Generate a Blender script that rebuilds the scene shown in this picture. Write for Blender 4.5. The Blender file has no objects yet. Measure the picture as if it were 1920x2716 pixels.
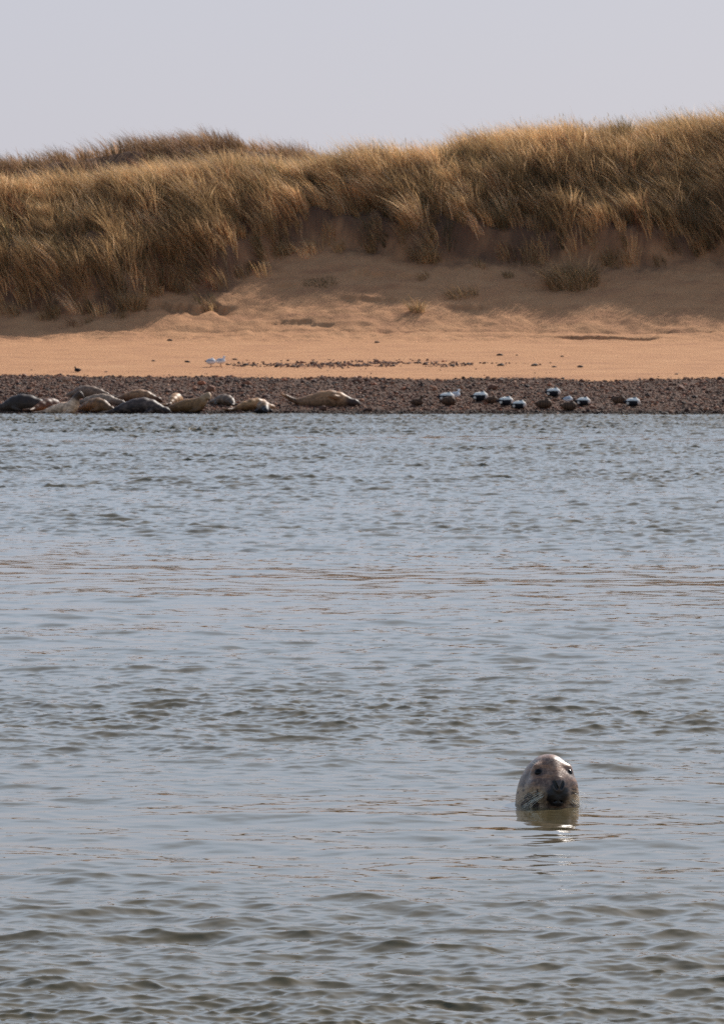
import bpy, math, random
import numpy as np
from mathutils import Vector

R = math.radians
rng = np.random.default_rng(7)
random.seed(7)
scene = bpy.context.scene
COL = scene.collection

# ------------------------------------------------------------------ camera, sky, sun, exposure
F_PX, W_PX, H_PX, HOR, CAM_H = 14000.0, 1920, 2716, 891.0, 2.18      # the photo's own measures
TILT = math.atan((H_PX / 2 - HOR) / F_PX)
cd = bpy.data.cameras.new('camera')
cam = bpy.data.objects.new('camera', cd); COL.objects.link(cam)
cam.location = (0, 0, CAM_H); cam.rotation_euler = (R(90) - TILT, 0, 0)
cd.sensor_fit = 'VERTICAL'; cd.sensor_height = 36; cd.sensor_width = 36
cd.lens = 36 * F_PX / H_PX
cd.clip_start = 0.5; cd.clip_end = 6000
cd.dof.use_dof = True; cd.dof.focus_distance = 24.6; cd.dof.aperture_fstop = 24
scene.camera = cam

SUN_EL, SUN_AZ = 35.5, 30.0            # behind the dunes, to the right
world = bpy.data.worlds.new('World'); scene.world = world
world.use_nodes = True
wn, wl = world.node_tree.nodes, world.node_tree.links
wn.clear()
sky = wn.new('ShaderNodeTexSky'); sky.sky_type = 'NISHITA'; sky.sun_disc = False
sky.sun_elevation = R(SUN_EL); sky.sun_rotation = R(SUN_AZ)
sky.air_density = 1.0; sky.dust_density = 1.5; sky.ozone_density = 2.0
veil = wn.new('ShaderNodeMix'); veil.data_type = 'RGBA'       # a thin even veil of high cloud
vcr = wn.new('ShaderNodeMix'); vcr.data_type = 'RGBA'                          # the veil is greyer low down, bluer above
vcr.inputs[6].default_value = (4.85, 4.91, 5.8, 1); vcr.inputs[7].default_value = (6.4, 8.0, 10.2, 1)
wl.new(vcr.outputs[2], veil.inputs[7])
vtc = wn.new('ShaderNodeTexCoord'); vsx = wn.new('ShaderNodeSeparateXYZ'); vmr = wn.new('ShaderNodeMapRange')
vhi = wn.new('ShaderNodeMapRange'); vhi.inputs[1].default_value = .065; vhi.inputs[2].default_value = .26
wl.new(vsx.outputs[2], vhi.inputs[0]); wl.new(vhi.outputs[0], vcr.inputs[0])
vmr.inputs[1].default_value = 0.22; vmr.inputs[2].default_value = 0.65          # the veil thins towards the zenith
vmr.inputs[3].default_value = 0.86; vmr.inputs[4].default_value = 0.12
wl.new(vtc.outputs['Generated'], vsx.inputs[0]); wl.new(vsx.outputs[2], vmr.inputs[0]); 
vdt = wn.new('ShaderNodeVectorMath'); vdt.operation = 'DOT_PRODUCT'
vdt.inputs[1].default_value = (math.sin(R(SUN_AZ)) * math.cos(R(SUN_EL)), math.cos(R(SUN_AZ)) * math.cos(R(SUN_EL)), math.sin(R(SUN_EL)))
vfw = wn.new('ShaderNodeMapRange'); vfw.inputs[1].default_value = -0.5; vfw.inputs[2].default_value = 0.6      # thin cloud scatters forward: brightest on the sun's side
vfw.inputs[3].default_value = 0.12; vfw.inputs[4].default_value = 1.0
vml = wn.new('ShaderNodeMath'); vml.operation = 'MULTIPLY'
wl.new(vtc.outputs['Generated'], vdt.inputs[0]); wl.new(vdt.outputs['Value'], vfw.inputs[0])
wl.new(vfw.outputs[0], vml.inputs[0]); wl.new(vmr.outputs[0], vml.inputs[1]); wl.new(vml.outputs[0], veil.inputs[0])
bg = wn.new('ShaderNodeBackground'); bg.inputs[1].default_value = 0.11
wo = wn.new('ShaderNodeOutputWorld')
wl.new(sky.outputs[0], veil.inputs[6]); wl.new(veil.outputs[2], bg.inputs[0]); wl.new(bg.outputs[0], wo.inputs[0])

S = Vector((math.sin(R(SUN_AZ)) * math.cos(R(SUN_EL)), math.cos(R(SUN_AZ)) * math.cos(R(SUN_EL)), math.sin(R(SUN_EL))))
sd = bpy.data.lights.new('sun', 'SUN'); sd.energy = 4.3; sd.angle = R(0.5); sd.color = (1.0, 0.935, 0.85)
sun = bpy.data.objects.new('sun', sd); COL.objects.link(sun)
sun.rotation_euler = (-S).to_track_quat('-Z', 'Y').to_euler(); sun.location = (60, 100, 80)
scene.view_settings.view_transform = 'Standard'; scene.view_settings.look = 'None'
scene.view_settings.exposure = 0.0; scene.view_settings.gamma = 1.0
scene.cycles.max_bounces = 6
scene.cycles.use_denoising = False

# ------------------------------------------------------------------ helpers
def tag(o, label=None, cat=None, group=None, kind=None):
    if label: o['label'] = label
    if cat: o['category'] = cat
    if group: o['group'] = group
    if kind: o['kind'] = kind
    return o

def np_mesh(name, co, faces, mat=None, parent=None, smooth=True, colors=None):
    """faces: (n,4) or (n,3) int array, or a list of such arrays"""
    me = bpy.data.meshes.new(name)
    if not isinstance(faces, list): faces = [faces]
    faces = [np.asarray(f, dtype=np.int32) for f in faces if len(f)]
    nl = sum(f.size for f in faces); nf = sum(len(f) for f in faces)
    me.vertices.add(len(co)); me.vertices.foreach_set('co', np.asarray(co, dtype=np.float32).ravel())
    me.loops.add(nl); me.loops.foreach_set('vertex_index', np.concatenate([f.ravel() for f in faces]))
    me.polygons.add(nf)
    tot = np.concatenate([np.full(len(f), f.shape[1], dtype=np.int32) for f in faces])
    st = np.concatenate([[0], np.cumsum(tot)[:-1]]).astype(np.int32)
    me.polygons.foreach_set('loop_start', st)
    me.polygons.foreach_set('use_smooth', np.full(nf, smooth))
    me.update(calc_edges=True)
    if colors is not None:
        a = me.color_attributes.new('tint', 'FLOAT_COLOR', 'POINT')
        c = np.ones((len(co), 4), dtype=np.float32); c[:, :3] = colors
        a.data.foreach_set('color', c.ravel())
    me.validate()
    if mat: me.materials.append(mat)
    o = bpy.data.objects.new(name, me); COL.objects.link(o)
    if parent: o.parent = parent
    return o

def grid_faces(nr, nc):
    i = np.arange(nr * nc).reshape(nr, nc)
    return np.stack([i[:-1, :-1], i[:-1, 1:], i[1:, 1:], i[1:, :-1]], -1).reshape(-1, 4)

def sstep(a, b, x):
    t = np.clip((x - a) / (b - a), 0, 1); return t * t * (3 - 2 * t)

_lat = {}
def vnoise(x, y, seed=0):
    if seed not in _lat: _lat[seed] = np.random.default_rng(1000 + seed).random((256, 256))
    L = _lat[seed]
    x = np.asarray(x, float); y = np.asarray(y, float)
    xi = np.floor(x).astype(int); yi = np.floor(y).astype(int)
    fx = x - xi; fy = y - yi
    fx = fx * fx * (3 - 2 * fx); fy = fy * fy * (3 - 2 * fy)
    g = lambda a, b: L[(xi + a) & 255, (yi + b) & 255]
    return (g(0,0)*(1-fx)+g(1,0)*fx)*(1-fy) + (g(0,1)*(1-fx)+g(1,1)*fx)*fy      # 0..1

def fbm(x, y, seed=0, octv=4, gain=.5):
    s = 0; a = 1; t = 0
    for k in range(octv):
        s = s + a * (vnoise(x * 2**k + 17*k, y * 2**k + 31*k, seed + k) - .5) * 2; t += a; a *= gain
    return s / t                                                                  # -1..1

# ---- node materials
def new_mat(name):
    m = bpy.data.materials.new(name); m.use_nodes = True
    nt = m.node_tree; nt.nodes.clear()
    out = nt.nodes.new('ShaderNodeOutputMaterial')
    return m, nt, out

def ramp(nt, stops):
    r = nt.nodes.new('ShaderNodeValToRGB')
    e = r.color_ramp.elements
    while len(e) < len(stops): e.new(.5)
    for q, (p, c) in zip(e, stops): q.position = p; q.color = (*c, 1)
    return r

def noise_node(nt, scale, detail=4, rough=.55, vec=None, stretch=None):
    tc = nt.nodes.new('ShaderNodeTexCoord')
    n = nt.nodes.new('ShaderNodeTexNoise'); n.inputs['Scale'].default_value = scale
    n.inputs['Detail'].default_value = detail; n.inputs['Roughness'].default_value = rough
    src = tc.outputs['Object']
    if stretch:
        mp = nt.nodes.new('ShaderNodeMapping'); mp.inputs['Scale'].default_value = stretch
        nt.links.new(src, mp.inputs[0]); src = mp.outputs[0]
    nt.links.new(src, n.inputs['Vector'])
    return n

def mat_water():
    m, nt, out = new_mat('water_mat')
    p = nt.nodes.new('ShaderNodeBsdfPrincipled')
    p.inputs['Base Color'].default_value = (.125, .099, .050, 1)
    p.inputs['Roughness'].default_value = .02; p.inputs['IOR'].default_value = 1.333
    n1 = noise_node(nt, 9, 5, .6, stretch=(1, .8, 1)); n2 = noise_node(nt, .09, 2, .5, stretch=(.6, 1.6, 1))
    mr = nt.nodes.new('ShaderNodeMapRange'); mr.inputs[1].default_value = .35; mr.inputs[2].default_value = .65
    mr.inputs[3].default_value = .15; mr.inputs[4].default_value = .6
    b = nt.nodes.new('ShaderNodeBump'); b.inputs['Distance'].default_value = .012
    tc = nt.nodes.new('ShaderNodeTexCoord'); sx = nt.nodes.new('ShaderNodeSeparateXYZ'); far = nt.nodes.new('ShaderNodeMapRange'); mu = nt.nodes.new('ShaderNodeMath'); mu.operation = 'MULTIPLY'
    far.inputs[1].default_value = 24; far.inputs[2].default_value = 90; far.inputs[3].default_value = .06; far.inputs[4].default_value = 1     # short ripples, too small to mesh out there
    nt.links.new(tc.outputs['Object'], sx.inputs[0]); nt.links.new(sx.outputs[1], far.inputs[0]); nt.links.new(far.outputs[0], mu.inputs[1])
    nt.links.new(n2.outputs[0], mr.inputs[0]); nt.links.new(mr.outputs[0], mu.inputs[0]); nt.links.new(mu.outputs[0], b.inputs['Strength'])
    nt.links.new(n1.outputs[0], b.inputs['Height']); nt.links.new(b.outputs[0], p.inputs['Normal'])
    nt.links.new(p.outputs[0], out.inputs[0])
    return m

def mat_ground(name, stops, scale, bump_scale, bump, stretch=None, rough=.9, litter=None):
    m, nt, out = new_mat(name)
    p = nt.nodes.new('ShaderNodeBsdfPrincipled'); p.inputs['Roughness'].default_value = rough
    p.inputs['Specular IOR Level'].default_value = .15
    n = noise_node(nt, scale, 6, .62, stretch=stretch); r = ramp(nt, stops)
    b = nt.nodes.new('ShaderNodeBump'); b.inputs['Distance'].default_value = bump
    n2 = noise_node(nt, bump_scale, 5, .6)
    nt.links.new(n.outputs[0], r.inputs[0]); colo = r.outputs[0]
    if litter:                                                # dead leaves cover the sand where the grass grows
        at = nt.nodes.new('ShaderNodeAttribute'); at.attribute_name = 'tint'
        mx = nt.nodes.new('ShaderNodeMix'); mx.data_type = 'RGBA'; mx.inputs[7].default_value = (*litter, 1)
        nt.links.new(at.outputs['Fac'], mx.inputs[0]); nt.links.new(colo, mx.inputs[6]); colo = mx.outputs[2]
    nt.links.new(colo, p.inputs['Base Color'])
    nt.links.new(n2.outputs[0], b.inputs['Height']); nt.links.new(b.outputs[0], p.inputs['Normal'])
    nt.links.new(p.outputs[0], out.inputs[0])
    return m

def mat_tint(name, rough=.6, spec=.3, nscale=None, namp=.3, transl=0.0, bump=0):
    """colour from the mesh's own 'tint' attribute (the thing's own coat), broken by noise"""
    m, nt, out = new_mat(name)
    at = nt.nodes.new('ShaderNodeAttribute'); at.attribute_name = 'tint'
    colo = at.outputs['Color']
    p = nt.nodes.new('ShaderNodeBsdfPrincipled'); p.inputs['Roughness'].default_value = rough
    p.inputs['Specular IOR Level'].default_value = spec
    if nscale:
        n = noise_node(nt, nscale, 5, .6)
        mr = nt.nodes.new('ShaderNodeMapRange'); mr.inputs[1].default_value = .3; mr.inputs[2].default_value = .7
        mr.inputs[3].default_value = 1 - namp; mr.inputs[4].default_value = 1 + namp
        mx = nt.nodes.new('ShaderNodeVectorMath'); mx.operation = 'SCALE'
        nt.links.new(n.outputs[0], mr.inputs[0]); nt.links.new(colo, mx.inputs[0]); nt.links.new(mr.outputs[0], mx.inputs['Scale'])
        colo = mx.outputs[0]
        if bump:
            b = nt.nodes.new('ShaderNodeBump'); b.inputs['Distance'].default_value = bump; b.inputs['Strength'].default_value = .6
            nt.links.new(n.outputs[0], b.inputs['Height']); nt.links.new(b.outputs[0], p.inputs['Normal'])
    nt.links.new(colo, p.inputs['Base Color'])
    if transl:
        t = nt.nodes.new('ShaderNodeBsdfTranslucent'); mix = nt.nodes.new('ShaderNodeMixShader')
        mix.inputs[0].default_value = transl
        nt.links.new(colo, t.inputs[0]); nt.links.new(p.outputs[0], mix.inputs[1]); nt.links.new(t.outputs[0], mix.inputs[2])
        nt.links.new(mix.outputs[0], out.inputs[0])
    else: nt.links.new(p.outputs[0], out.inputs[0])
    return m

def mat_plain(name, c, rough=.5, spec=.5, coat=0):
    m, nt, out = new_mat(name)
    p = nt.nodes.new('ShaderNodeBsdfPrincipled'); p.inputs['Base Color'].default_value = (*c, 1)
    p.inputs['Roughness'].default_value = rough; p.inputs['Specular IOR Level'].default_value = spec
    p.inputs['Coat Weight'].default_value = coat; p.inputs['Coat Roughness'].default_value = .03
    nt.links.new(p.outputs[0], out.inputs[0])
    return m

M_WATER = mat_water()
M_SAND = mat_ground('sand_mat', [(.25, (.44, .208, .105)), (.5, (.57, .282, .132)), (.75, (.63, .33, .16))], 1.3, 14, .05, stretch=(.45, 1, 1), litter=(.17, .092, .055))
M_SHINGLE = mat_ground('shingle_mat', [(.3, (.07, .042, .03)), (.5, (.16, .095, .066)), (.7, (.20, .12, .08))], 14, 18, .06, litter=(.035, .024, .018))
M_GRASS = mat_tint('grass_mat', rough=.55, spec=.25, transl=.45)
M_STONE = mat_tint('stone_mat', rough=.75, spec=.3, nscale=12, namp=.25)
M_FUR = mat_tint('seal_fur_mat', rough=.52, spec=.3, nscale=16, namp=.40)
M_WETFUR = mat_tint('wet_seal_fur_mat', rough=.36, spec=.5, nscale=95, namp=.42, bump=.0025)
M_FEATHER = mat_tint('feather_mat', rough=.7, spec=.2, nscale=30, namp=.12)
M_EYE = mat_plain('eye_mat', (.005, .004, .004), .14, .22)
M_WHISKER = mat_plain('whisker_mat', (.95, .88, .72), .4, .4)
M_BILL = mat_plain('bill_mat', (.12, .08, .05), .5)
M_LEG = mat_plain('leg_mat', (.25, .10, .06), .6)

# ------------------------------------------------------------------ terrain: estuary bank, shingle, sand, dunes
def curve(pts):
    a = np.array(pts, float)
    return lambda px: np.interp(px, a[:, 0], a[:, 1])
crest_y = curve([(-2500, 500), (-900, 430), (-200, 470), (77, 492), (180, 497), (262, 492), (306, 466), (350, 456), (454, 462), (600, 462), (720, 458),
                 (830, 447), (960, 432), (1059, 416), (1179, 412), (1289, 386), (1426, 356), (1618, 351), (1727, 345), (1850, 335), (2100, 330), (2500, 380), (4000, 420)])
toe_y = curve([(-2500, 800), (-600, 790), (77, 823), (207, 836), (344, 822), (410, 795), (443, 770), (563, 774), (610, 760), (640, 728), (755, 672), (837, 645),
               (960, 655), (1124, 690), (1289, 688), (1398, 692), (1520, 700), (1645, 706), (1850, 680), (2200, 720), (4000, 740)])
back_y = curve([(-2500, 520), (-900, 470), (-200, 440), (77, 418), (115, 416), (160, 400), (200, 404), (300, 385), (400, 376), (510, 365), (560, 363), (640, 376), (740, 396),
                (815, 410), (900, 440), (1100, 520), (4000, 560)])
D_FOOT, Z_FOOT = 176.0, 2.22
T_R, T_G = math.tan(R(22)), math.tan(R(34))

def z_of(py, D): return CAM_H + (HOR - py) * D / F_PX

def profile(x, D):
    """returns z, grass mask"""
    px = W_PX / 2 + x / 183.0 * F_PX
    # low beach
    wl = 147.0 + .45 * fbm(x * .45, x * 0 + 3, 40, 4)
    bed = (D - wl) * .09
    bed = np.where(D < wl, (D - wl) * .12, bed)
    Ds = 157.2 + .035 * -(x) * 1.0                               # shingle reaches farther up on the left
    z1 = .92 + (D - 157.2) * .068
    k = .25
    low = np.where(D < 156.0, bed, np.minimum(bed, z1))
    # foot of the dunes wanders a little
    Df = D_FOOT + .5 * fbm(x * .16, x * 0 + 1, 50, 3)
    zt = z_of(toe_y(px) + np.interp(px, [640, 800, 1850], [0, 6, 6]), 181.0)
    zc = z_of(crest_y(px) + np.interp(px, [77, 330, 500, 800], [46, 30, 22, 24]), 187.0) + .16 * fbm(x * .5, D * .3, 54, 3)
    z_ramp = Z_FOOT + (D - Df) * T_R
    Dt = Df + (zt - Z_FOOT) / T_R
    z_gr = zt + (D - Dt) * T_G + .75 * sstep(0, .8, D - Dt)
    Dc = Dt + (zc - zt - .75) / T_G
    hum = .62 * fbm(x * .45 + 9, D * .5, 60, 4) + .30 * fbm(x * 1.3, D * 1.2, 66, 3)
    z_gr = z_gr + hum * sstep(0, 1.2, D - Dt) * (1 - sstep(-1.5, .3, D - Dc))
    rise = (np.interp(px, [-200, 77, 200, 330, 420], [.9, .7, .5, .1, 0])) * sstep(3, 12, D - Dc)
    z_top = zc - .10 * (D - Dc) + rise + .18 * fbm(x * .7, D * .5, 71, 3)
    z_dune = np.minimum(z_gr, z_top)
    dd = z_gr - z_top                                             # rounded crest
    z_dune = z_dune - .28 * np.exp(-np.abs(dd) / .8)
    front = np.where(D < Df, low, np.where(D < Dt, z_ramp, np.maximum(z_dune, z_ramp * 0 - 9)))
    # soften the foot
    e = np.exp(-((D - Df) / 1.2) ** 2) * .10
    front = front + e
    # the dune behind
    pxb = W_PX / 2 + x / 230.0 * F_PX
    zb = z_of(back_y(pxb) + np.interp(pxb, [400, 560, 760], [36, 26, 22]), 230.0)
    zback = np.minimum(3.6 + (D - 218) * .72, zb - .06 * np.maximum(D - 230, 0)) + .28 * fbm(x * .4, D * .35, 80, 4)
    z = np.where(D > 200, np.maximum(front, zback), front)
    z = np.where(D > 300, np.maximum(z, 4 - (D - 300) * .004), z)
    # small relief of the sand
    ss = sstep(158, 160, D) * (1 - sstep(0, .6, D - Dt))
    z = z + ss * (.010 * fbm(x * 1.6, D * 1.1, 90, 3))
    tramp = sstep(171.5, 174.5, D) * (1 - sstep(0, 1, D - Dt))
    z = z + tramp * (.085 * fbm(x * 2.6, D * 2.0, 95, 4, .65) + .08 * fbm(x * .8, D * .9, 98, 2))
    return z, Df, Dt, Dc

def scarps(x, D, z):
    """little eroded ledges in the sand: ground steps down towards the water"""
    for (x0, x1, Dk, h, amp, sd) in [(6.0, 10.0, 174.6, .21, .25, 3), (-.8, 2.6, 180.9, .13, .5, 11), (4.8, 8.6, 180.2, .11, .5, 12), (-3.6, -.6, 176.8, .09, .4, 13), (-7.7, -4.1, 178.6, .26, .6, 5), (-7.7 + 4.2, -1.6, 180.2, .10, .3, 8), (2.5, 4.6, 178.2, .10, .4, 6),
                              (-1.2, 1.6, 179.0, .08, .4, 7), (4.0, 6.2, 174.9, .045, .2, 9)]:
        line = Dk + amp * fbm(x * 1.6, x * 0 + sd, 110 + sd, 5, .62)
        env = sstep(x0, x0 + .7, x) * (1 - sstep(x1 - .7, x1, x))
        d = D - line
        z = z - env * h * (1 - sstep(0, .10, d)) * sstep(-1.0, -.05, d)
    return z

def height(x, D):
    x = np.asarray(x, float); D = np.asarray(D, float)
    z, Df, Dt, Dc = profile(x, D)
    return scarps(x, D, z)

def shingle_edge(x):
    return 157.3 - .06 * x + 1.1 * fbm(x * .45, x * 0 + 2, 120, 5, .6)

xs = np.concatenate([-np.geomspace(900, 26, 34), np.arange(-25, 25.01, .10), np.geomspace(26, 900, 34)])
Ds = np.concatenate([np.arange(138, 144, .5), np.arange(144, 172, .12), np.arange(172, 181, .07), np.arange(181, 193, .12), np.arange(193, 250, .45), np.geomspace(251, 1800, 50)])
X, Dg = np.meshgrid(xs, Ds)
Z = height(X, Dg)
co = np.stack([X, Dg, Z], -1).reshape(-1, 3)
fc = grid_faces(len(Ds), len(xs))
cen = co[fc].mean(1)
is_sh = cen[:, 1] < shingle_edge(cen[:, 0])
_pz, _pDf, _pDt, _pDc = profile(X, Dg)
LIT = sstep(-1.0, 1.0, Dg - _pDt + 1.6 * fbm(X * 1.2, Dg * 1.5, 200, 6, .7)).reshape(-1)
WET = (1 - sstep(.05, .13, Z + .04 * fbm(X * 2, Dg * 2, 205, 3))).reshape(-1)
LIT = np.where(Dg.reshape(-1) < 165, WET, LIT)
def sub(name, sel, mat):
    used = np.unique(fc[sel]); mp = np.full(len(co), -1, np.int32); mp[used] = np.arange(len(used))
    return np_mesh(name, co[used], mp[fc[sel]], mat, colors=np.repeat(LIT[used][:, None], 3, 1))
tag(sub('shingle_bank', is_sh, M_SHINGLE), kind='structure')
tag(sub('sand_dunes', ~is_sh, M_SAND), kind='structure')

def ray_dir(px, py):
    d = Vector(((px - W_PX / 2) / F_PX, 1.0, -(py - H_PX / 2) / F_PX))
    c, s = math.cos(-TILT), math.sin(-TILT)
    return Vector((d.x, d.y * c - d.z * s, d.y * s + d.z * c))

def spot(px, py, d0=143.0, d1=200.0):
    """the point of the bank seen there"""
    r = ray_dir(px, py)
    D = np.arange(d0, d1, .02)
    h = height(r.x / r.y * D, D); zr = CAM_H + r.z / r.y * D
    k = int(np.argmax(h >= zr)) if np.any(h >= zr) else len(D) - 1
    return Vector((r.x / r.y * D[k], D[k], float(h[k])))

# ------------------------------------------------------------------ water
def band(tile, lmin, lmax, seed, n=512, slope=.1, spread=1.0, p=1.0):
    """periodic random wave field; rms slope set"""
    g = np.random.default_rng(seed)
    k1 = np.fft.fftfreq(n, tile / n) * 2 * np.pi
    kx, ky = np.meshgrid(k1, k1, indexing='ij')
    k = np.hypot(kx, ky) + 1e-9
    a = np.where((k > 2 * np.pi / lmax) & (k < 2 * np.pi / lmin), k ** (-p - 1.0), 0)
    th = np.arctan2(kx, ky)
    a = a * (np.abs(np.cos(th - .15)) ** spread + .05)
    ph = g.normal(size=(n, n)) + 1j * g.normal(size=(n, n))
    H = a * ph
    h = np.real(np.fft.ifft2(H)); dx = np.real(np.fft.ifft2(-1j * kx / k * H)); dy = np.real(np.fft.ifft2(-1j * ky / k * H))
    gx, gy = np.gradient(h, tile / n)
    q = slope / np.sqrt((gx**2 + gy**2).mean())
    return np.stack([h, dx, dy], -1) * q, tile

def samp(bd, x, y):
    h, tile = bd; n = h.shape[0]
    u = (x / tile * n) % n; v = (y / tile * n) % n
    i = u.astype(int); j = v.astype(int); fu = (u - i)[..., None]; fv = (v - j)[..., None]
    i %= n; j %= n; i1 = (i + 1) % n; j1 = (j + 1) % n
    return (h[i, j]*(1-fu)+h[i1, j]*fu)*(1-fv) + (h[i, j1]*(1-fu)+h[i1, j1]*fu)*fv

B1 = band(37.0, .9, 3.6, 1, slope=.034, spread=1.6)
B2 = band(17.3, .30, .95, 2, slope=.10, spread=1.1, p=.6)
B3 = band(7.1, .10, .32, 3, slope=.105, spread=1.2, p=.6)
B4 = band(3.3, .035, .11, 4, slope=.075, spread=1.0, p=.8)
B5 = band(11.9, .13, .42, 5, slope=.17, spread=.45, p=.7)
SEAL_X, SEAL_Y = None, None
_r = ray_dir(1452, 2135); _t = -CAM_H / _r.z
SEAL = Vector((_r.x * _t, _r.y * _t, 0.0))

def wave(x, y, sp):
    f = lambda lc: np.clip(lc / sp - 1.6, 0, 2) / 2
    calm = .5 + .5 * fbm(x * .10 + 5, y * .16, 130, 3) * 1.8
    patch = np.clip(.5 + .9 * fbm(x * .22, y * .30 + 9, 140, 3), 0, 1)
    y0 = y; y = y + np.clip(y - 27, 0, 40) * .28 * fbm(x * .16 + 2, y * .09, 145, 3) + np.clip(y - 27, 0, 40) * .006 * x      # ruffled and slick water meet in wandering lanes
    zone = np.interp(y, [14, 17, 20, 22, 26, 28, 33, 38, 40, 49, 53, 70, 105, 110, 114, 118, 150],
                        [1.2, 1.15, .9, .55, .5, .85, 1.0, .75, .45, .4, .9, 1.1, 1.1, .5, .5, 1.1, 1.2])
    amp = zone * (.45 + .75 * patch)
    N = lambda q: q[..., None] if np.ndim(q) else q
    yz, y = y, y0
    w = samp(B1, x, y) * N(np.interp(yz, [14, 22, 30, 38, 42, 50, 56, 80, 150], [.5, .6, .8, 1.0, .5, .5, .9, .9, 1.0]))
    w = w + samp(B2, x + 3, y) * N(f(.6) * (.35 + .75 * np.interp(yz, [14, 20, 24, 28, 33, 38, 41, 50, 55, 90, 150], [.62, .55, .36, .55, .75, .65, .12, .12, .8, .7, .8])) * (.6 + .5 * patch))
    w = w + samp(B5, x, y) * N(f(.25) * np.interp(yz, [14, 18, 21, 24, 29, 36, 40, 50, 56, 80, 108, 111, 115, 118, 150], [.55, .48, .32, .08, .34, .4, 0, 0, .75, 1.3, 1.4, .3, .3, 1.9, 2.1]) * (.35 + .8 * patch))
    w = w + samp(B3, x, y + 5) * N(f(.22) * amp)
    w = w + samp(B4, x, y) * N(f(.075) * amp * (.3 + .9 * np.clip(calm, 0, 1)) * np.interp(y, [14, 18, 21, 23, 26, 32], [5.0, 4.4, 2.6, 1.3, 1.6, 2.4]))
    # the seal has hardly moved: smooth water close round it, small rings
    dx, dy = x - SEAL.x, y - SEAL.y
    q = np.exp(-((dx / .42) ** 2 + ((dy + .35) / 1.0) ** 2))
    w = w * N(1 - .80 * q)
    rr = np.hypot(dx, dy)
    w[..., 0] += .0012 * np.cos(rr * 2 * np.pi / .085) * np.exp(-((rr - .2) / .16) ** 2)
    return w

rows = [15.0]
while rows[-1] < 151.5: rows.append(rows[-1] + min(max(.014 * (rows[-1] / 25) ** 2, .011), .055))
rows = np.array([-900, -300, -100, -30, 0, 8, 13] + rows + [153, 160.])
cu = np.concatenate([[-60, -25, -9, -4, -2, -1.4, -1.15], np.linspace(-1, 1, 620), [1.15, 1.4, 2, 4, 9, 25, 60]])
half = .074 * np.clip(rows, 15, 152) + .75
WX = cu[None, :] * half[:, None]; WY = np.repeat(rows[:, None], len(cu), 1)
sp = np.maximum(np.gradient(rows)[:, None], np.abs(np.gradient(WX, axis=1)) )
WV = wave(WX, WY, sp) * ((np.abs(cu)[None, :] < 1.3) * ((rows > 14) & (rows < 152.5))[:, None])[..., None]
WV = WV * (1 - sstep(145.8, 147.4, WY) * .8)[..., None]
CH = -1.0
water = np_mesh('water', np.stack([WX + CH * WV[..., 1], WY + CH * WV[..., 2], WV[..., 0]], -1).reshape(-1, 3), grid_faces(*WX.shape), M_WATER)
tag(water, kind='structure')

# ------------------------------------------------------------------ grass
STRAW = np.array([(.58, .40, .20), (.48, .325, .155), (.39, .26, .125), (.68, .50, .29), (.27, .195, .095), (.18, .155, .075), (.32, .17, .09)])
STRAW *= np.array((1.06, 1.0, 1.0))
STRAW_W = np.array([.25, .23, .17, .12, .11, .07, .05])

def blades(root, L, lean, w, seg=3):
    """root (n,3), L (n), lean (n,3) the horizontal-ish pull of the tip; ribbons, bent"""
    n = len(root)
    ang = rng.uniform(0, np.pi, n); side = np.stack([np.cos(ang), np.sin(ang) * .8, np.zeros(n)], -1)
    ts = np.linspace(0, 1, seg + 1)
    P = []
    for t in ts[:-1]:
        c = root + np.stack([lean[:, 0]*L*(.35*t+.65*t*t), lean[:, 1]*L*(.35*t+.65*t*t), L*(t - lean[:, 2]*t*t)], -1)
        ww = (w * (1 - .55 * t))[:, None]
        P += [c - side * ww / 2, c + side * ww / 2]
    t = 1.0
    P.append(root + np.stack([lean[:, 0]*L, lean[:, 1]*L, L*(1 - lean[:, 2])], -1))
    V = np.stack(P, 1)                                     # n, 2*seg+1, 3
    m = V.shape[1]; base = (np.arange(n) * m)[:, None]
    q = [base + np.array([[2*k, 2*k+1, 2*k+3, 2*k+2]]) for k in range(seg - 1)]
    tr = base + np.array([[2*seg-2, 2*seg-1, 2*seg]])
    return V.reshape(-1, 3), [np.concatenate(q), tr], m

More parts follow.
